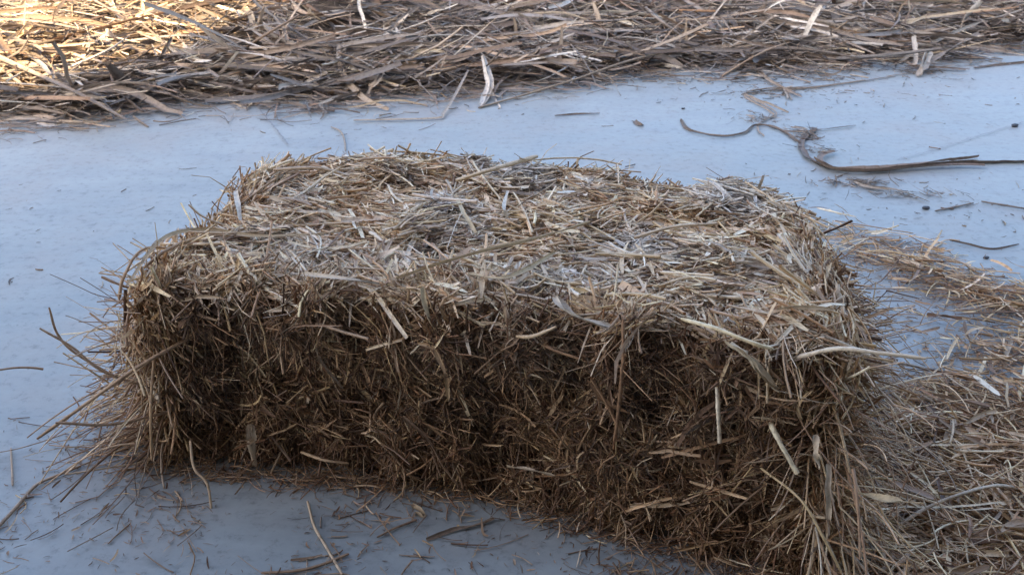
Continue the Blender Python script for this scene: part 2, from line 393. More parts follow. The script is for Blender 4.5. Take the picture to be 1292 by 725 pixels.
parts.append(rim(1300, .036, .0022, .8, 'back', .62, .35, out=.3)); parts.append(rim(700, .034, .0036, .8, 'back', .66, .4, 'blade', out=.3))
parts.append(rim(900, .048, .0022, .9, 'left', .60, .25, out=.3)); parts.append(rim(900, .042, .0023, .9, 'right', .66, .2, out=.25))
parts.append(rim(350, .06, .0045, .8, 'right', .58, .25, 'blade'))
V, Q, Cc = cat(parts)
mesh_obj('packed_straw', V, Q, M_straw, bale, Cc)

# frayed ends: arcs of straw springing out of the left and right ends and drooping to the floor
def fray(face, N, L, W, zr, outv, tone0, wea, droop=(-.05, .38), yr=(-1, 1)):
    z = R.uniform(*zr, N); y = R.uniform(*yr, N)
    sx = -1 if face == 'left' else 1
    p = np.stack([np.full(N, sx * HX), y * HY, z * HZ], 1)
    P, nn, q, nb = surf(p, .012); P = P + (nn + R.normal(0, .5, (N, 3))) * np.minimum(R.exponential(.022, N), .08)[:, None]; P[:, 2] = np.maximum(P[:, 2], .004)
    LL = np.clip(L * np.exp(R.normal(0, .4, N)), .03, L * 1.7); K = 9
    d0 = unit(nn * .75 + R.normal(0, 1.0, (N, 3)) * np.array([1, 1, .8]) + np.array(outv)); dr = R.uniform(*droop, N)
    t = np.linspace(0, 1, K)[None, :]
    side = unit(np.cross(d0, np.array([0, 0, 1.]))) * R.normal(0, .22, N)[:, None]
    kk = np.where(R.random(N) < .6, R.normal(0, .9, N), 0)[:, None] * np.maximum(0, t - R.uniform(.25, .8, (N, 1)))
    cen = P[:, None, :] + d0[:, None, :] * (t * LL[:, None])[..., None] + side[:, None, :] * ((t ** 2 + kk) * LL[:, None])[..., None]
    cen[..., 2] -= (dr * LL)[:, None] * t ** 2 - kk * LL[:, None] * .4
    cen[..., 2] = np.where(cen[..., 2] > .30, .30 + (cen[..., 2] - .30) * .4, cen[..., 2])
    zf = .0015 + R.uniform(0, .012, (N, 1)); cen[..., 2] = np.maximum(cen[..., 2], zf)
    T = unit(np.gradient(cen, axis=1)); nz = np.array([0, 0, 1.]) + 0 * T; up = unit(nz - T * (nz * T).sum(-1, keepdims=True)); sd = np.cross(T, up)
    WW = np.clip(W * np.exp(R.normal(0, .4, N)), .0007, .006)
    w = (WW / 2)[:, None] * (1 - .35 * t)
    v, qq, c = sweep(cen, sd, up, w, w * .6, 'tube', np.clip(tone0 + R.normal(0, .15, N), 0, 1), R.random(N), np.clip(wea + R.normal(0, .12, N), 0, 1))
    return v - bl, qq, c
fp = [fray('left', 1500, .078, .0025, (-.95, .5), (-.1, -.25, -.1), .58, .15, yr=(-1, .4)), fray('left', 260, .10, .0030, (-.95, .15), (-.6, -.45, -.1), .55, .12, yr=(-1, -.3)), fray('left', 110, .11, .0022, (-.95, .2), (-.2, -.1, .05), .45, .2, yr=(-1, .0)),
      fray('left', 90, .035, .0018, (-.3, .7), (0, 0, -.1), .45, .25)]
V, Q, Cc = cat(fp); mesh_obj('frayed_end', V, Q, M_straw, bale, Cc)['label'] = 'loose straws splaying out of the left end of the bale'
fp = [fray('right', 1500, .075, .0027, (-.98, .7), (-.05, -.25, -.1), .54, .15, yr=(-1, .7)), fray('right', 330, .11, .0025, (-.98, .3), (-.1, -.35, -.3), .50, .15, yr=(-1, .1)),
      fray('right', 200, .05, .0019, (0, .75), (0, 0, -.1), .50, .2)]
V, Q, Cc = cat(fp); mesh_obj('frayed_end', V, Q, M_straw, bale, Cc)['label'] = 'matted straw spilling down from the right end of the bale'
# hem: straws hanging at the foot of the front face
def hem(N):
    a = R.uniform(-1, 1, N); p = np.stack([a * HX, -HY + 0 * a, -HZ + R.uniform(0, .07, N)], 1)
    P, nn, q, nb = surf(p, R.uniform(-.01, .012, N))
    D = np.array([0, 0, -1.]) + nn * .5 + R.normal(0, .75, (N, 3)); LL = .05 * np.exp(R.normal(0, .45, N)); WW = .0018 * np.exp(R.normal(0, .4, N))
    v, qq, c = strands(P, D, nn, LL, WW, 'tube', 5, .3, .4, .33 + R.normal(0, .15, N), R.random(N), .12 + R.normal(0, .1, N), zmin=.001)
    return v - bl, qq, c
V, Q, Cc = hem(2200); mesh_obj('ragged_hem', V, Q, M_straw, bale, Cc)

# single big stalks and husks stuck in the bale (parts)
fpn = unit(np.cross(FT[2] - FT[0], FB[1] - FT[1])); fpn = fpn if fpn[1] < 0 else -fpn
def onfront(px, py, out=.0):
    # hit the curved front by testing between the three sections
    u = np.clip((px - 620) / 440, -1, 1); a = lag(FT, np.array([u]))[0]; b = lag(FB, np.array([u]))[0]
    e = unit(lag(FT, np.array([u + .05]))[0] - a); n = unit(np.cross(b - a, e)); n = n if n[1] < 0 else -n
    return onplane(px, py, a + n * (.012 + out), n)
def ontop(px, py, z=.35): return G(px, py, z)
def stalk(name, pts, width, label=None, **k):
    V, Q, c = path_piece([np.array(p) for p in pts], width, **k)
    o = mesh_obj(name, V - bl, Q, M_straw if k.get('kind') == 'tube' else M_leaf, bale, c)
    if label: o['label'] = label
f_, t_ = onfront, ontop
stalk('stalk', [f_(532, 362, .02), f_(538, 392, .03), f_(548, 420, .03), f_(556, 447, .012)], .0065, kind='curl', tone=.82, weather=.1, hue=.9, seed=1, twist=.2)
stalk('stalk', [f_(905, 488, .02), f_(906, 520, .03), f_(908, 558, .03)], .006, 'pale straight stalk standing upright in the right of the front face', kind='tube', tone=.93, weather=.25, seed=2, taper=(.9, .95))
stalk('stalk', [f_(972, 532, .015), f_(985, 560, .03), f_(1006, 597, .035)], .0072, kind='tube', tone=.92, weather=.2, hue=.8, seed=3, taper=(.7, 1))
stalk('husk', [f_(918, 433, .03), f_(940, 448, .05), f_(960, 470, .04), f_(980, 492, .03)], .016, 'wide pale split husk under the front right rim', kind='curl', tone=.85, weather=.2, hue=.8, seed=4, strip=2)
stalk('husk', [f_(316, 535, .02), f_(318, 560, .035), f_(322, 588, .03)], .011, 'pale husk hanging near the foot of the front face at the left', kind='curl', tone=.72, weather=.2, seed=5, taper=(.6, .5), strip=2)
stalk('stalk', [f_(786, 402, .02), f_(786, 450, .035), f_(782, 500, .035), f_(774, 566, .02)], .005, kind='tube', tone=.42, weather=.05, hue=.2, seed=6)
stalk('stalk', [f_(415, 410, .02), f_(400, 445, .03), f_(432, 490, .03)], .004, kind='curl', tone=.5, weather=.1, seed=7)
stalk('stalk', [f_(508, 525, .02), f_(540, 556, .035), f_(560, 590, .04), f_(580, 614, .035)], .0055, kind='curl', tone=.42, weather=.1, hue=.3, seed=8)
stalk('husk', [f_(700, 375, .02), f_(722, 396, .04), f_(768, 414, .045)], .010, kind='curl', tone=.82, weather=.4, seed=9, strip=2)
stalk('husk', [f_(648, 424, .02), f_(672, 424, .04), f_(702, 412, .04)], .005, kind='tube', tone=.66, weather=.1, seed=10)
stalk('stalk', [f_(640, 588, .03), f_(668, 592, .04), f_(700, 600, .04)], .006, kind='curl', tone=.72, weather=.2, seed=12)
stalk('stalk', [f_(380, 570, .02), f_(410, 580, .04), f_(440, 584, .03)], .005, kind='tube', tone=.6, weather=.1, seed=13)
stalk('stalk', [f_(1046, 585, .05), f_(1044, 615, .06), f_(1046, 655, .06)], .007, kind='curl', tone=.8, weather=.2, seed=14)
stalk('stalk', [f_(1028, 548, .05), f_(1030, 570, .06), f_(1034, 590, .06)], .008, kind='curl', tone=.8, weather=.1, seed=15)
stalk('stalk', [f_(860, 402, .02), f_(905, 415, .04), f_(948, 432, .05), f_(975, 440, .04)], .006, kind='tube', tone=.85, weather=.1, hue=.9, seed=17)
stalk('stalk', [f_(1000, 452, .02), f_(1055, 440, .06), f_(1110, 445, .07), f_(1168, 452, .07)], .0058, 'thick pale stalk sticking out sideways past the right end', kind='tube', tone=.78, weather=.35, seed=18)
stalk('stalk', [f_(1080, 620, .05), f_(1110, 628, .09), f_(1138, 632, .10)], .010, kind='curl', tone=.72, weather=.1, hue=.9, seed=19)
stalk('stalk', [f_(960, 590, .02), f_(1010, 630, .05), f_(1040, 680, .06), f_(1062, 722, .05)], .004, kind='tube', tone=.68, weather=.05, hue=.9, seed=20)
# on the top
stalk('stalk', [t_(500, 352, .35), t_(590, 322, .365), t_(680, 300, .37), t_(745, 280, .358)], .0085, 'long golden stalk lying diagonally across the middle of the top', kind='curl', tone=.68, weather=.1, hue=.8, seed=21, strip=2)
stalk('stalk', [t_(572, 243), t_(582, 262, .365), t_(600, 293, .355)], .006, kind='curl', tone=.76, weather=.1, hue=.9, seed=22)
stalk('stalk', [t_(575, 228, .35), t_(620, 214, .365), t_(678, 197, .365)], .008, 'long pale stalk lying on the back rim of the top', kind='tube', tone=.68, weather=.3, hue=.8, seed=23)
stalk('stalk', [t_(160, 360, .33), t_(205, 302, .36), t_(260, 290, .355), t_(330, 298, .35), t_(440, 292, .35)], .006, kind='curl', tone=.66, weather=.1, hue=.8, seed=24)
stalk('husk', [t_(298, 240), t_(300, 258, .36), t_(302, 278, .35)], .008, 'pale curled leaf standing on the left of the top', kind='curl', tone=.82, weather=.6, seed=25)
stalk('stalk', [t_(640, 240), t_(636, 262, .37), t_(640, 275, .35)], .006, kind='curl', tone=.85, weather=.7, seed=26)
stalk('stalk', [t_(345, 214, .36), t_(400, 212, .365), t_(440, 222, .35)], .006, kind='tube', tone=.6, weather=.4, seed=27)
stalk('stalk', [t_(800, 300), t_(850, 286, .36), t_(905, 282, .36)], .006, kind='tube', tone=.7, weather=.3, seed=28)
stalk('stalk', [t_(380, 345, .345), t_(440, 352, .36), t_(478, 358, .345)], .0065, kind='curl', tone=.78, weather=.4, seed=29)
stalk('stalk', [t_(590, 345, .35), t_(640, 350, .36), t_(700, 318, .355)], .006, kind='curl', tone=.72, weather=.1, hue=.9, seed=30)
# off the left end
Lp = lambda px, py, dy: onplane(px, py, FT[0] + np.array([0, dy, 0]), np.array([0, -1., 0]))
stalk('stalk', [Lp(250, 420, .0), Lp(175, 462, -.04), Lp(110, 508, -.06), Lp(47, 553, -.07)], .0062, 'longest stalk jutting from the left end down towards the floor', kind='tube', tone=.48, weather=.1, seed=31)
stalk('stalk', [Lp(190, 490, .0), Lp(130, 468, -.03), Lp(90, 437, -.03), Lp(50, 414, -.03)], .0045, kind='tube', tone=.5, weather=.15, seed=32)
stalk('stalk', [Lp(150, 478, .0), Lp(95, 445, -.02), Lp(72, 420, -.02), Lp(62, 388, -.02)], .0042, kind='tube', tone=.5, weather=.15, seed=33)
stalk('stalk', [Lp(200, 370, .06), Lp(160, 362, .04), Lp(128, 349, .04)], .005, kind='tube', tone=.42, weather=.1, seed=34)
stalk('stalk', [Lp(280, 330, .1), Lp(190, 312, .06), Lp(158, 345, .02), Lp(150, 378, .0)], .005, kind='tube', tone=.5, weather=.1, seed=35)
stalk('stalk', [Lp(330, 300, .16), Lp(262, 276, .16), Lp(238, 258, .16)], .004, kind='tube', tone=.6, weather=.4, seed=36)
stalk('stalk', [Lp(210, 520, .0), Lp(140, 535, -.05), Lp(70, 533, -.08)], .0045, kind='tube', tone=.45, weather=.1, seed=37)
stalk('stalk', [Lp(195, 440, .0), Lp(190, 520, -.06), Lp(192, 580, -.07)], .0045, kind='tube', tone=.5, weather=.05, hue=.8, seed=38)
stalk('stalk', [Lp(240, 555, -.03), Lp(245, 590, -.05), Lp(262, 612, -.06), Lp(268, 660, -.08)], .0042, 'thin pale strand trailing from the foot of the front face onto the floor', kind='tube', tone=.62, weather=.2, seed=39)

# ------------------------------------------------------------------ the heap of dry cane leaves at the back
base_px = [(-400, 165), (-100, 150), (0, 143), (130, 141), (190, 126), (300, 116), (400, 124), (470, 118), (560, 108), (660, 102), (760, 88), (860, 78), (980, 84), (1090, 72), (1160, 74), (1230, 52), (1292, 52), (1500, 40), (1800, 34)]
bg = np.array([G(x, y)[:2] for x, y in base_px])
def front_y(x): return np.interp(x, bg[:, 0], bg[:, 1])
n_h, n_h2 = Noise(1.3, seed=21), Noise(.4, seed=22)
def heap_h(x, y):
    d = y - front_y(x); P = np.stack([x, y, 0 * x], 1)
    left = np.clip((1.2 - x) / 2.6, .2, 1)
    h = (.14 * left + .03) * (1 - np.exp(-np.maximum(d, 0) / .42)) + .05 * np.clip(d, 0, 3) * left
    return np.where(d > 0, h * (1 + .30 * n_h(P)) + .032 * n_h2(P) * np.clip(d / .3, 0, 1), 0)
gx, gy = np.meshgrid(np.linspace(-4.6, 6.0, 150), np.linspace(0, 1, 60), indexing='ij')
X = gx.ravel(); Y = front_y(X) + .06 + gy.ravel() ** 1.3 * 4.6
Z = heap_h(X, Y) - .025; Z = np.where(gy.ravel() == 0, -.02, Z)
i = np.arange(150 * 60).reshape(150, 60)
heap = empty('leaf_heap', (0, 4.2, 0)); hl = np.array([0, 4.2, 0.])
tag(heap, 'wide heap of dry cane leaves and stalks across the back, behind the bale', 'leaf heap', kind='stuff')
mesh_obj('matted_base', np.stack([X, Y, Z], 1) - hl, np.stack([i[:-1, :-1], i[1:, :-1], i[1:, 1:], i[:-1, 1:]], -1).reshape(-1, 4), plain('leaf_litter', (.10, .075, .055), .95, 40, .5), heap)
n_hd, n_ht = Noise(.6, seed=31), Noise(.35, seed=32)
def heap_layer(N, kind, L, W, K, spread, zr, tone0, tsd, dmin=-.02, dmax=2.9, tilt=.12, wav=0., wea=.58, edge=1.4, xr=(-3.2, 3.9), sag=.0):
    x = R.uniform(*xr, N); d = dmin + (dmax - dmin) * R.random(N) ** edge; y = front_y(x) + d
    h = heap_h(x, y); z = h + R.uniform(*zr, N) + W[0] * .4
    P = np.stack([x, y, np.maximum(z, .004)], 1)
    th = n_hd(P) * .35 + R.normal(0, spread, N); th = np.where(R.random(N) < .14, R.uniform(0, 3.14, N), th)
    til = R.normal(0, tilt, N)
    D = np.stack([np.cos(th) * np.cos(til), np.sin(th) * np.cos(til), np.sin(til)], 1)
    nn = unit(np.array([0, -.18, 1.]) + R.normal(0, .12, (N, 3)))
    LL = np.clip(L[0] * np.exp(R.normal(0, L[1], N)), .03, L[0] * 2.3); WW = np.clip(W[0] * np.exp(R.normal(0, W[1], N)), .001, W[0] * 1.9)
    tone = tone0 + tsd * R.normal(0, 1, N) + .13 * n_ht(P)
    v, q, c = strands(P, D, nn, LL, WW, kind, K, .16, .3, tone, R.random(N), wea + R.normal(0, .22, N), flat=.5, zmin=.003, wav=wav, sag=sag)
    return v - hl, q, c
hp = [heap_layer(13000, 'blade', (.20, .55), (.0070, .5), 7, .45, (-.03, .035), .37, .25, wav=.03, tilt=.17),
      heap_layer(3200, 'curl', (.28, .5), (.0105, .4), 8, .5, (-.01, .055), .48, .25, wav=.03, tilt=.17),
      heap_layer(5500, 'tube', (.24, .55), (.0045, .4), 6, .6, (-.01, .06), .56, .24, tilt=.18),
      heap_layer(12000, 'blade', (.075, .5), (.0042, .5), 4, .9, (-.01, .045), .42, .22, tilt=.35),
      heap_layer(2200, 'blade', (.13, .5), (.0065, .4), 5, 1.2, (.0, .07), .56, .2, tilt=.55, wea=.6),
      heap_layer(650, 'curl', (.34, .4), (.019, .35), 9, .75, (.0, .06), .46, .24, wav=.03, tilt=.3),
      heap_layer(160, 'curl', (.16, .3), (.016, .35), 7, 1.4, (.02, .07), .72, .15, wav=.03, tilt=.7),
      heap_layer(500, 'curl', (.55, .3), (.017, .35), 10, .22, (.02, .06), .50, .2, wav=.03),
      heap_layer(3000, 'blade', (.12, .6), (.0055, .5), 5, .7, (-.0, .012), .42, .18, dmin=-.22, dmax=.3, tilt=.04, edge=1.0),
      heap_layer(1700, 'tube', (.05, .5), (.0024, .4), 4, 1.2, (-.0, .006), .45, .2, dmin=-.34, dmax=.3, tilt=.04, edge=1.0)]
V, Q, Cc = cat(hp); mesh_obj('leaf_tangle', V, Q, M_leaf, heap, Cc)

# ------------------------------------------------------------------ loose straw on the floor
def blobs_sample(N, blobs):
    w = np.array([b[3] for b in blobs]); w = w / w.sum(); k = R.choice(len(blobs), N, p=w)
    c = np.array([G(b[0][0], b[0][1])[:2] for b in blobs]); a = np.array([b[1] for b in blobs]); bb = np.array([b[2] for b in blobs]); ang = np.array([b[4] if len(b) > 4 else 0 for b in blobs])
    g1, g2 = R.normal(0, 1, N) * a[k], R.normal(0, 1, N) * bb[k]; ca, sa = np.cos(ang[k]), np.sin(ang[k])
    return np.stack([c[k, 0] + g1 * ca - g2 * sa, c[k, 1] + g1 * sa + g2 * ca], 1)
inside_n = Noise(.3, seed=41)
def floor_layer(N, blobs, kind, L, W, K, tone0, tsd, wea, ztop, mat=None, spread=.8, th0=-.25, tilt=.05, clump=None):
    XY = blobs_sample(N, blobs); P = np.stack([XY[:, 0], XY[:, 1], np.zeros(N)], 1)
    if clump: P = P[inside_n(P) * clump + R.random(len(P)) > .25]
    N = len(P); P[:, 2] = R.uniform(0, 1, N) ** 1.6 * ztop + .0015
    th = th0 + n_hd(P) * .5 + n_big(P) * .8 + R.normal(0, spread, N); th = np.where(R.random(N) < .3, R.uniform(0, 3.14, N), th); til = R.normal(0, tilt, N)
    D = np.stack([np.cos(th) * np.cos(til), np.sin(th) * np.cos(til), np.sin(til)], 1)
    nn = unit(np.array([0, 0, 1.]) + R.normal(0, .1, (N, 3)))
    LL = np.clip(L[0] * np.exp(R.normal(0, L[1], N)), .006, L[0] * 2.6); WW = np.clip(W[0] * np.exp(R.normal(0, W[1], N)), .0005, W[0] * 1.8)
    return strands(P, D, nn, LL, WW, kind, K, .11, .22, tone0 + tsd * R.normal(0, 1, N), R.random(N), wea + R.normal(0, .15, N), flat=.6, zmin=.0012)
right = [((1090, 300), .10, .03, .4, -.5), ((1150, 335), .09, .03, .8, -.5), ((1230, 370), .11, .035, 1.1, -.4), ((1290, 395), .10, .05, 1.0, -.3), ((1400, 430), .2, .10, 1.4, 0),
         ((1120, 410), .05, .06, .15, 0), ((1290, 450), .08, .04, .8, 0), ((1180, 500), .08, .04, .9, 0), ((1270, 530), .10, .06, 2.4, 0), ((1150, 560), .07, .05, 1.6, 0),
         ((1230, 600), .10, .06, 3.0, 0), ((1150, 660), .08, .05, 2.4, 0), ((1260, 690), .10, .06, 3.2, 0), ((1160, 760), .10, .05, 2.4, 0), ((1350, 600), .14, .12, 3.0, 0), ((1300, 800), .16, .08, 3.0, 0)]
pl = [floor_layer(12000, right, 'blade', (.008, .5), (.0013, .5), 3, .30, .15, .1, .002, spread=2), floor_layer(2300, right, 'tube', (.055, .5), (.0024, .4), 6, .60, .18, -.05, .035), floor_layer(1500, right, 'blade', (.04, .5), (.0036, .5), 5, .56, .2, -.05, .03),
      floor_layer(3800, right, 'tube', (.030, .5), (.0014, .4), 4, .52, .18, .06, .012), floor_layer(200, right, 'curl', (.09, .4), (.006, .35), 7, .62, .16, .25, .04),
      floor_layer(6500, right, 'blade', (.012, .5), (.0018, .5), 3, .45, .2, .1, .003, spread=2)]
V, Q, Cc = cat(pl)
tag(mesh_obj('loose_straw', V, Q, M_straw, None, Cc), 'thick scatter of loose golden straw on the floor right of the bale', 'loose straw', kind='stuff')
left = [((150, 560), .05, .03, 2.0), ((100, 530), .06, .03, 1.0), ((170, 600), .07, .03, 1.6), ((260, 640), .06, .05, 2.0), ((130, 670), .09, .05, .9), ((370, 690), .07, .03, 1.6), ((420, 640), .09, .03, .7),
        ((560, 640), .09, .02, .9), ((640, 690), .12, .03, .8), ((800, 710), .09, .02, 1.8), ((880, 735), .07, .02, 2.0), ((700, 670), .06, .015, 1.0), ((60, 640), .05, .05, .4), ((480, 610), .14, .008, 1.3), ((250, 590), .08, .012, 1.6), ((300, 740), .2, .03, 1.2)]
base = [((200 + 90 * i, y_), .05, .014, 1.0, -.1 - .04 * i) for i, y_ in enumerate((585, 600, 606, 612, 618, 636, 664, 692, 716, 745))]
pl = [floor_layer(1700, base, 'blade', (.007, .6), (.0011, .5), 3, .28, .15, .1, .003, spread=2), floor_layer(700, base, 'tube', (.030, .5), (.0014, .4), 5, .42, .17, .1, .008, spread=1.5), floor_layer(620, left, 'tube', (.030, .55), (.0014, .4), 6, .40, .15, .2, .006, spread=1.1, th0=.3, clump=.9), floor_layer(520, left, 'blade', (.016, .55), (.0020, .5), 5, .38, .15, .25, .004, spread=2, clump=.9),
      floor_layer(2600, left, 'blade', (.006, .6), (.0010, .5), 3, .28, .14, .2, .002, spread=2, clump=.7)]
V, Q, Cc = cat(pl)
tag(mesh_obj('straw_litter', V, Q, M_straw, None, Cc), 'fine broken straw scattered on the floor in front and left of the bale', 'straw litter', kind='stuff')
far = [((300, 160), .9, .10, 1.0), ((760, 140), .7, .12, 1.0), ((1100, 240), .25, .15, 1.4), ((1180, 270), .15, .06, 1.2), ((1020, 120), .3, .08, 2.5), ((900, 100), .2, .04, 2.5), ((1000, 100), .25, .05, 2.5), ((60, 300), .3, .3, .6), ((1200, 130), .3, .2, 1)]
pl = [floor_layer(420, far, 'blade', (.012, .6), (.0022, .5), 4, .30, .15, .3, .002, spread=2), floor_layer(150, far, 'tube', (.028, .5), (.0022, .4), 5, .38, .15, .3, .003, spread=1.2)]
V, Q, Cc = cat(pl)
tag(mesh_obj('leaf_litter', V, Q, M_leaf, None, Cc), 'sparse crumbs of dry leaf on the open concrete between bale and heap', 'leaf litter', kind='stuff')

vine = [((1016, 170), .02, .03, 1.6), ((1030, 190), .03, .02, 1.0), ((958, 150), .04, .03, 1.2), ((1085, 232), .06, .012, 1.6), ((1150, 246), .06, .012, 1.0), ((990, 118), .05, .03, 1.2), ((1160, 92), .06, .02, 1.2), ((945, 118), .05, .02, .8)]
V, Q, Cc = cat([floor_layer(230, vine, 'blade', (.035, .5), (.0024, .5), 5, .45, .2, .5, .012, spread=1.3, tilt=.25), floor_layer(260, vine, 'tube', (.02, .6), (.0014, .4), 4, .40, .2, .4, .006, spread=2)])
tag(mesh_obj('leaf_fibre_litter', V, Q, M_leaf, None, Cc), 'short frayed fibres lying around the long twisted leaves at the right', 'leaf litter', kind='stuff')

# ------------------------------------------------------------------ single leaves, stalks and sticks one can point to
def loose(name, cat_, label, px, width, z=.004, mat=None, group=None, **k):
    pts = [G(p[0], p[1], (p[2] if len(p) > 2 else z)) for p in px]
    V, Q, c = path_piece(pts, width, **k); V[:, 2] = np.maximum(V[:, 2], .0012)
    o0 = np.array([pts[0][0], pts[0][1], 0])
    o = mesh_obj(name, V - o0, Q, mat or M_leaf, None, c); o.location = tuple(o0)
    tag(o, label, cat_, group); return o
loose('cane_leaf', 'leaf', 'long brown bundle of cane leaf, hooked at its left end, running off the right edge', [(1026, 160), (1012, 176), (1012, 193), (1030, 207), (1060, 216), (1110, 216), (1180, 209), (1250, 205), (1330, 206)], .030, kind='curl', tone=.38, weather=.4, hue=.15, seed=51, strip=3, K=80, z=.004, jit=.0035, thick=.3)
loose('cane_leaf', 'leaf', 'zigzag dry leaf strip on the concrete behind the right end of the bale', [(964, 172), (958, 158), (978, 146), (972, 137), (946, 124), (944, 118), (975, 113), (1010, 112), (1060, 106), (1110, 98), (1165, 90), (1218, 88)], .011, kind='curl', tone=.5, weather=.5, seed=52, strip=3, K=90, z=.004, jit=.004)
loose('cane_leaf', 'leaf', 'dark thin curved leaf on the concrete, its tip farthest left of the twisted strands', [(859, 150), (868, 162), (885, 168), (915, 172), (940, 167), (952, 158), (975, 160), (996, 170), (1010, 180)], .009, kind='curl', tone=.34, weather=.4, seed=53, K=60, z=.004, strip=2, jit=.003)
loose('leaf_strip', 'leaf', 'thin dark leaf strip crossing from the hooked leaf towards the right', [(970, 160), (1000, 166), (1040, 163), (1080, 158)], .006, kind='blade', tone=.35, weather=.3, seed=54)
loose('leaf_strip', 'leaf', 'frayed pale leaf fibres trailing below the hooked leaf', [(1068, 222), (1090, 235), (1130, 240), (1175, 254)], .012, kind='blade', tone=.6, weather=.5, seed=55, strip=4, K=40)
loose('leaf_strip', 'leaf', 'long flat leaf lying along the front of the heap at the right', [(890, 50, .05), (930, 60, .03), (985, 66), (1060, 68), (1140, 67)], .016, kind='curl', tone=.34, weather=.35, seed=56, K=40)
loose('stalk', 'stalk', 'pale diagonal stalk pointing out of the heap onto the concrete, forked end towards the bale', [(943, 80), (965, 98), (985, 110), (1000, 126)], .014, kind='curl', tone=.6, weather=.5, seed=57, strip=3)
loose('stalk', 'stalk', 'bent pale stalk with a sharp elbow, between the heap and the bale', [(446, 152, .006), (500, 151, .006), (553, 149, .006), (560, 143, .01), (572, 124, .02), (591, 88, .06)], .010, kind='curl', tone=.68, weather=.6, seed=58, K=60, twist=.1)
loose('husk', 'husk', 'white split husk hanging off the front of the heap with two curled tails', [(610, 70, .10), (615, 92, .06), (618, 108, .03), (613, 120, .012), (607, 134, .005)], .022, kind='curl', tone=.8, weather=.8, seed=59, strip=2)
loose('husk', 'husk', 'thin white curled tail beside the split husk', [(618, 108, .03), (624, 124, .006), (632, 136, .004)], .007, kind='curl', tone=.8, weather=.8, seed=60)
loose('leaf_strip', 'leaf', 'thin white leaf strip curling round onto the concrete at the heap edge', [(730, 92, .03), (762, 76, .03), (782, 84, .01), (784, 95), (772, 104), (758, 108)], .006, kind='curl', tone=.72, weather=.7, seed=61, K=40)
loose('stalk', 'stalk', 'long pale stem leaning from the concrete up to the right along the heap edge', [(604, 136), (660, 120, .01), (720, 102, .03), (790, 78, .05), (860, 60, .06)], .009, kind='tube', tone=.62, weather=.3, seed=62)
loose('stick', 'stick', 'short dark stick alone on the concrete behind the middle of the bale', [(700, 146), (728, 144), (757, 143)], .007, kind='curl', tone=.24, weather=.4, seed=63)
loose('stick', 'stick', 'small brown leaf curl right of the short dark stick', [(800, 152), (806, 157), (812, 158)], .014, kind='curl', tone=.28, weather=.3, seed=64)
loose('stick', 'stick', 'short upright pale twig in front of the heap at the left', [(168, 146), (178, 154), (187, 160)], .007, kind='tube', tone=.5, weather=.4, seed=65)
loose('stalk', 'stalk', 'curved grey twig on the concrete above the back left corner of the bale', [(418, 160), (430, 166), (435, 178), (436, 190)], .005, kind='tube', tone=.55, weather=.6, seed=66)
loose('stalk', 'stalk', 'dark stick running off the right edge just below the heap', [(1229, 86), (1260, 82), (1320, 76)], .010, kind='curl', tone=.3, weather=.4, seed=67)
loose('husk', 'husk', 'upright pair of white split leaves at the heap edge near the right', [(1152, 45, .10), (1156, 66, .05), (1154, 82, .01)], .018, kind='curl', tone=.82, weather=.8, seed=68)
loose('husk', 'husk', 'broad white split leaf leaning beside the upright pair at the right', [(1172, 64, .06), (1166, 80, .03), (1160, 96, .006)], .028, kind='curl', tone=.75, weather=.7, seed=69, strip=2)
loose('stalk', 'stalk', 'thick grey stalk slanting up right from the white split leaves', [(1172, 78, .02), (1200, 62, .05), (1236, 42, .09)], .020, kind='curl', tone=.55, weather=.7, seed=70)
loose('leaf_strip', 'leaf', 'tall white leaf standing on the heap near the top right corner', [(1214, 28, .06), (1226, 14, .12), (1238, 0, .18)], .022, kind='curl', tone=.85, weather=.8, seed=71)
loose('stick', 'stick', 'dark curved twig alone on the concrete at the right, above the straw scatter', [(1198, 303), (1222, 308), (1252, 314), (1286, 308)], .0048, kind='curl', tone=.2, weather=.3, seed=72)
loose('stick', 'stick', 'thin pale twig at the right edge above the dark curved twig', [(1238, 254), (1262, 258), (1300, 264)], .005, kind='tube', tone=.35, weather=.4, seed=73)
loose('stick', 'stick', 'short twig below the hooked leaf, nearest the dark crumb', [(1180, 266), (1200, 262), (1228, 256)], .005, kind='tube', tone=.4, weather=.4, seed=74)
loose('stalk', 'stalk', 'thick curved stalk on the floor at the left edge, below the frayed end', [(-10, 672), (20, 640), (45, 612), (75, 598), (102, 587)], .0055, kind='tube', tone=.52, weather=.3, seed=75, mat=M_straw)
loose('stalk', 'stalk', 'thin pale stalk standing out on the floor in front, running to the bottom edge', [(388, 632), (396, 662), (412, 690), (432, 724)], .0042, kind='tube', tone=.62, weather=.3, seed=76, mat=M_straw)
loose('stalk', 'stalk', 'brown stalk lying across the floor at the bottom left of centre', [(330, 722), (370, 720), (405, 712), (440, 698)], .0045, kind='tube', tone=.4, weather=.1, seed=77, mat=M_straw)
loose('stick', 'stick', 'small twig on the shaded floor in front of the middle of the bale', [(476, 677), (500, 665), (526, 655)], .0035, kind='tube', tone=.36, weather=.2, seed=78, mat=M_straw)
loose('stick', 'stick', 'longer flat twig on the shaded floor right of the small twig', [(538, 680), (570, 668), (598, 663), (624, 654)], .006, kind='curl', tone=.4, weather=.2, seed=79)
loose('straw_curl', 'straw', 'small yellow curl of straw on the shaded floor before the bale', [(520, 636), (530, 642), (534, 650), (524, 645)], .006, kind='curl', tone=.6, weather=.1, hue=.9, seed=80)
loose('stick', 'stick', 'small pale vertical straw on the floor far left', [(14, 565), (15, 590), (16, 612)], .0035, kind='tube', tone=.5, weather=.3, seed=81, mat=M_straw)
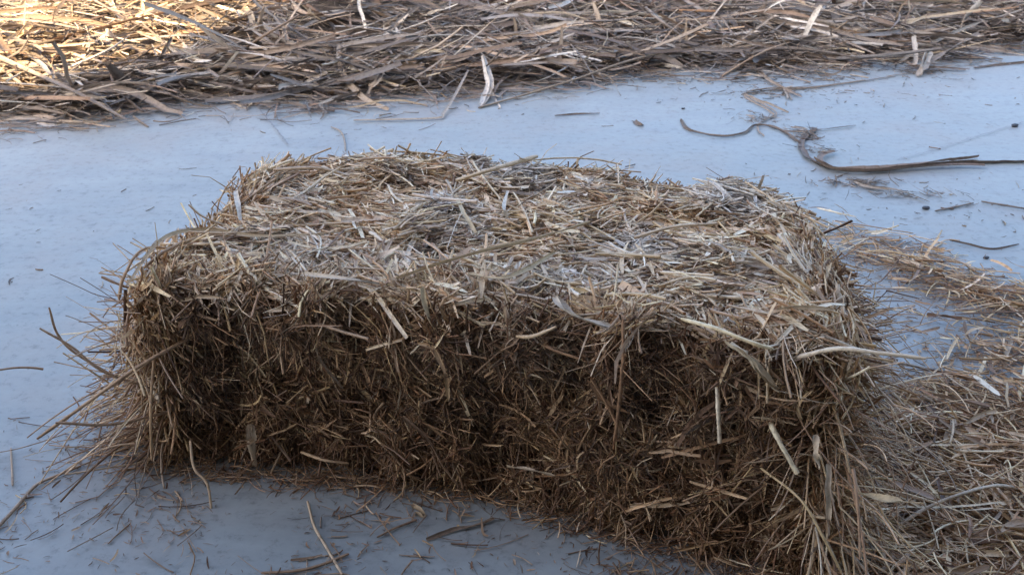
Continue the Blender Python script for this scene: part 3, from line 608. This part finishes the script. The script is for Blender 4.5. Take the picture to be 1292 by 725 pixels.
loose('stick', 'stick', 'reddish brown leaf piece on the loose straw right of the bale', [(1170, 398, .02), (1190, 398, .02), (1214, 403, .015)], .010, kind='curl', tone=.34, weather=.0, hue=0, seed=82)
loose('stalk', 'stalk', 'pale upright flat straw in the loose straw at the far right', [(1277, 408, .01), (1275, 430, .02), (1270, 452, .01)], .008, kind='curl', tone=.75, weather=.3, seed=83)
loose('stalk', 'stalk', 'pale flat straw near the middle of the loose straw, pointing at the camera', [(1203, 516, .02), (1200, 535, .03), (1196, 556, .02)], .011, kind='curl', tone=.78, weather=.3, seed=84)
loose('stalk', 'stalk', 'long pale stem arching through the lower right loose straw', [(1130, 665, .02), (1170, 640, .04), (1215, 622, .05), (1260, 612, .04), (1300, 620, .02)], .006, kind='tube', tone=.66, weather=.4, seed=85, mat=M_straw)
loose('husk', 'husk', 'small pale husk scrap on the floor just right of the bale', [(1100, 548, .01), (1105, 538, .015), (1112, 528, .01)], .012, kind='curl', tone=.75, weather=.5, seed=86)

def H(px, py, dz=.03):                      # a photo point on the skin of the heap
    z = .1
    for _ in range(25):
        p = G(px, py, z); z = .5 * z + .5 * (float(heap_h(np.array([p[0]]), np.array([p[1]]))[0]) + dz)
    return (px, py, z)
loose('stalk', 'stalk', 'long brown stalk rising along the shade edge at the left of the heap', [H(40, 58), H(120, 38, .05), H(200, 18, .06), H(300, -2, .04)], .018, kind='curl', tone=.36, weather=.1, hue=.1, seed=101, strip=2)
loose('stalk', 'stalk', 'thick pale stalk in the sunlit top left corner of the heap', [H(-20, 72), H(20, 46, .06), H(62, 20, .07)], .026, kind='curl', tone=.75, weather=.1, hue=.8, seed=102, strip=2)
loose('stalk', 'stalk', 'greenish yellow stem lying nearly level across the left of the heap', [H(170, 106), H(230, 92, .05), H(300, 80, .05), H(378, 68, .04)], .013, kind='tube', tone=.6, weather=.2, hue=1, seed=103)
loose('stalk', 'stalk', 'straight brown stalk slanting up right on the heap behind the back left bale corner', [H(292, 72, .03), H(335, 44, .08), H(378, 19, .08)], .012, kind='tube', tone=.44, weather=.2, seed=104)
loose('stalk', 'stalk', 'bundle of pale strips leaning up right at the heap front, left of the elbow stalk', [H(462, 122, .005), H(474, 106, .04), H(492, 80, .07), H(538, 46, .06)], .017, kind='curl', tone=.66, weather=.4, seed=105, strip=3)
loose('cane_leaf', 'leaf', 'dark flat leaf at the very front of the heap behind the bale', [H(404, 132, .01), H(428, 124, .02), H(462, 114, .03)], .018, kind='curl', tone=.26, weather=.4, seed=106, strip=2)
loose('stalk', 'stalk', 'broad grey stub lying level near the left end of the heap', [H(50, 66, .05), H(78, 64, .05), H(108, 65, .04)], .034, kind='curl', tone=.4, weather=.5, seed=107)
loose('husk', 'husk', 'upright pale husk near the top edge, above the back left corner of the bale', [H(322, 50, .03), H(328, 30, .10), H(334, 8, .14)], .022, kind='curl', tone=.7, weather=.5, seed=108, strip=2)
loose('stalk', 'stalk', 'thin diagonal stalk on the heap above the middle of the bale', [H(640, 44, .03), H(680, 22, .08), H(728, 2, .08)], .014, kind='curl', tone=.62, weather=.5, seed=109)
loose('stalk', 'stalk', 'grey stalk slanting down right on the heap, right of the middle', [H(800, -4, .05), H(826, 20, .07), H(862, 48, .04)], .016, kind='tube', tone=.5, weather=.6, seed=110)
loose('cane_leaf', 'leaf', 'long brown leaf slanting down right along the top of the heap', [H(360, -8, .06), H(392, 12, .07), H(430, 34, .04)], .024, kind='curl', tone=.36, weather=.2, hue=.1, seed=111, strip=2)

def pebble(name, label, cat_, px, r, mat, seed):
    q = np.random.default_rng(seed); p = G(*px); nth, nph = 9, 14
    th = np.linspace(.02, math.pi - .02, nth); ph = np.arange(nph) / nph * 2 * math.pi
    T, Ph = np.meshgrid(th, ph, indexing='ij'); d = np.stack([np.sin(T) * np.cos(Ph), np.sin(T) * np.sin(Ph), np.cos(T)], -1).reshape(-1, 3)
    n = Noise(1.6, seed=seed); V = d * (1 + .16 * n(d))[:, None] * r * np.array([1.25, .9, .6]); V[:, 2] += r * .5
    i = np.arange(nth * nph).reshape(nth, nph); j = np.roll(i, -1, axis=1)
    o = mesh_obj(name, V, np.stack([i[:-1], i[1:], j[1:], j[:-1]], -1).reshape(-1, 4), mat); o.location = tuple(p); tag(o, label, cat_)
pebble('pebble', 'small dark stone on the concrete near the right edge', 'stone', (1280, 160), .009, M_stone, 1)
pebble('pebble', 'tiny dark crumb on the concrete right of the bale, below the hooked leaf', 'stone', (1168, 264), .0075, M_stone, 2)
pebble('pebble', 'tiny grey pebble just above the loose straw at the right', 'stone', (1244, 326), .005, M_stone, 3)
pebble('pebble', 'tiny dark grit on the concrete left of the curved dark leaf', 'stone', (862, 138), .005, M_stone, 4)

# ------------------------------------------------------------------ unseen building, added behind the photographer to throw the shade
SUN_EL, AZ = math.radians(38), math.radians(56)      # light travels towards (cos AZ, sin AZ)
sd = np.array([math.cos(AZ), math.sin(AZ)])
edge = G(0, 84, .16)[:2]                             # a place on the heap where the shade ends
yb = -1.6; k_ = (edge[1] - yb) / sd[1]; xb = edge[0] - sd[0] * k_
def box(x0, x1, y0, y1, z0, z1):
    v = [(x, y, z) for x in (x0, x1) for y in (y0, y1) for z in (z0, z1)]
    return np.array(v), np.array([(0, 1, 3, 2), (4, 6, 7, 5), (0, 4, 5, 1), (2, 3, 7, 6), (0, 2, 6, 4), (1, 5, 7, 3)])
shade_blocker = empty('shade_blocker', (xb + 7, yb - 3, 0)); bo = np.array([xb + 7, yb - 3, 0])
v, q = box(xb, xb + 14, yb - 6, yb, 0, 7.0); mesh_obj('blocker_wall', v - bo, q, M_wall, shade_blocker, smooth=False)
v = np.array([(xb, yb, 7.01), (xb + 14, yb, 7.01), (xb + 14, yb - 3, 8.6), (xb, yb - 3, 8.6), (xb, yb - 6, 7.01), (xb + 14, yb - 6, 7.01)])
mesh_obj('blocker_roof', v - bo, np.array([(0, 1, 2, 3), (3, 2, 5, 4)]), M_roof, shade_blocker, smooth=False)
tag(shade_blocker, 'tall plain unseen building added behind the viewer to shade the bale', 'shade_blocker')

v, q = box(xb + .02, xb + 13.98, yb + .003, .15, 2.9, 3.0); mesh_obj('shade_canopy', v - bo, q, M_roof, shade_blocker, smooth=False)  # unseen slab added overhead to darken the bale front and near floor
# ------------------------------------------------------------------ light
w = bpy.data.worlds.new('World'); SC.world = w; w.use_nodes = True; nt = w.node_tree
sky = nt.nodes.new('ShaderNodeTexSky'); sky.sky_type = 'NISHITA'; sky.sun_disc = False
sky.sun_elevation = SUN_EL; sky.sun_rotation = math.atan2(-sd[0], -sd[1]); sky.dust_density = 3.0; sky.air_density = 1.0; sky.ozone_density = 2.4
bgn = nt.nodes['Background']; nt.links.new(sky.outputs[0], bgn.inputs[0]); bgn.inputs[1].default_value = .15
sl = bpy.data.lights.new('sun', 'SUN'); so = bpy.data.objects.new('sun', sl); C.objects.link(so)
sl.energy = 5.0; sl.angle = math.radians(.5); sl.color = (1, .78, .48)
from mathutils import Vector
so.rotation_euler = Vector((sd[0] * math.cos(SUN_EL), sd[1] * math.cos(SUN_EL), -math.sin(SUN_EL))).to_track_quat('-Z', 'Y').to_euler()
so.location = (-5, -8, 9)
SC.view_settings.view_transform = 'Standard'; SC.view_settings.look = 'None'; SC.view_settings.exposure = 2.3; SC.view_settings.gamma = 1
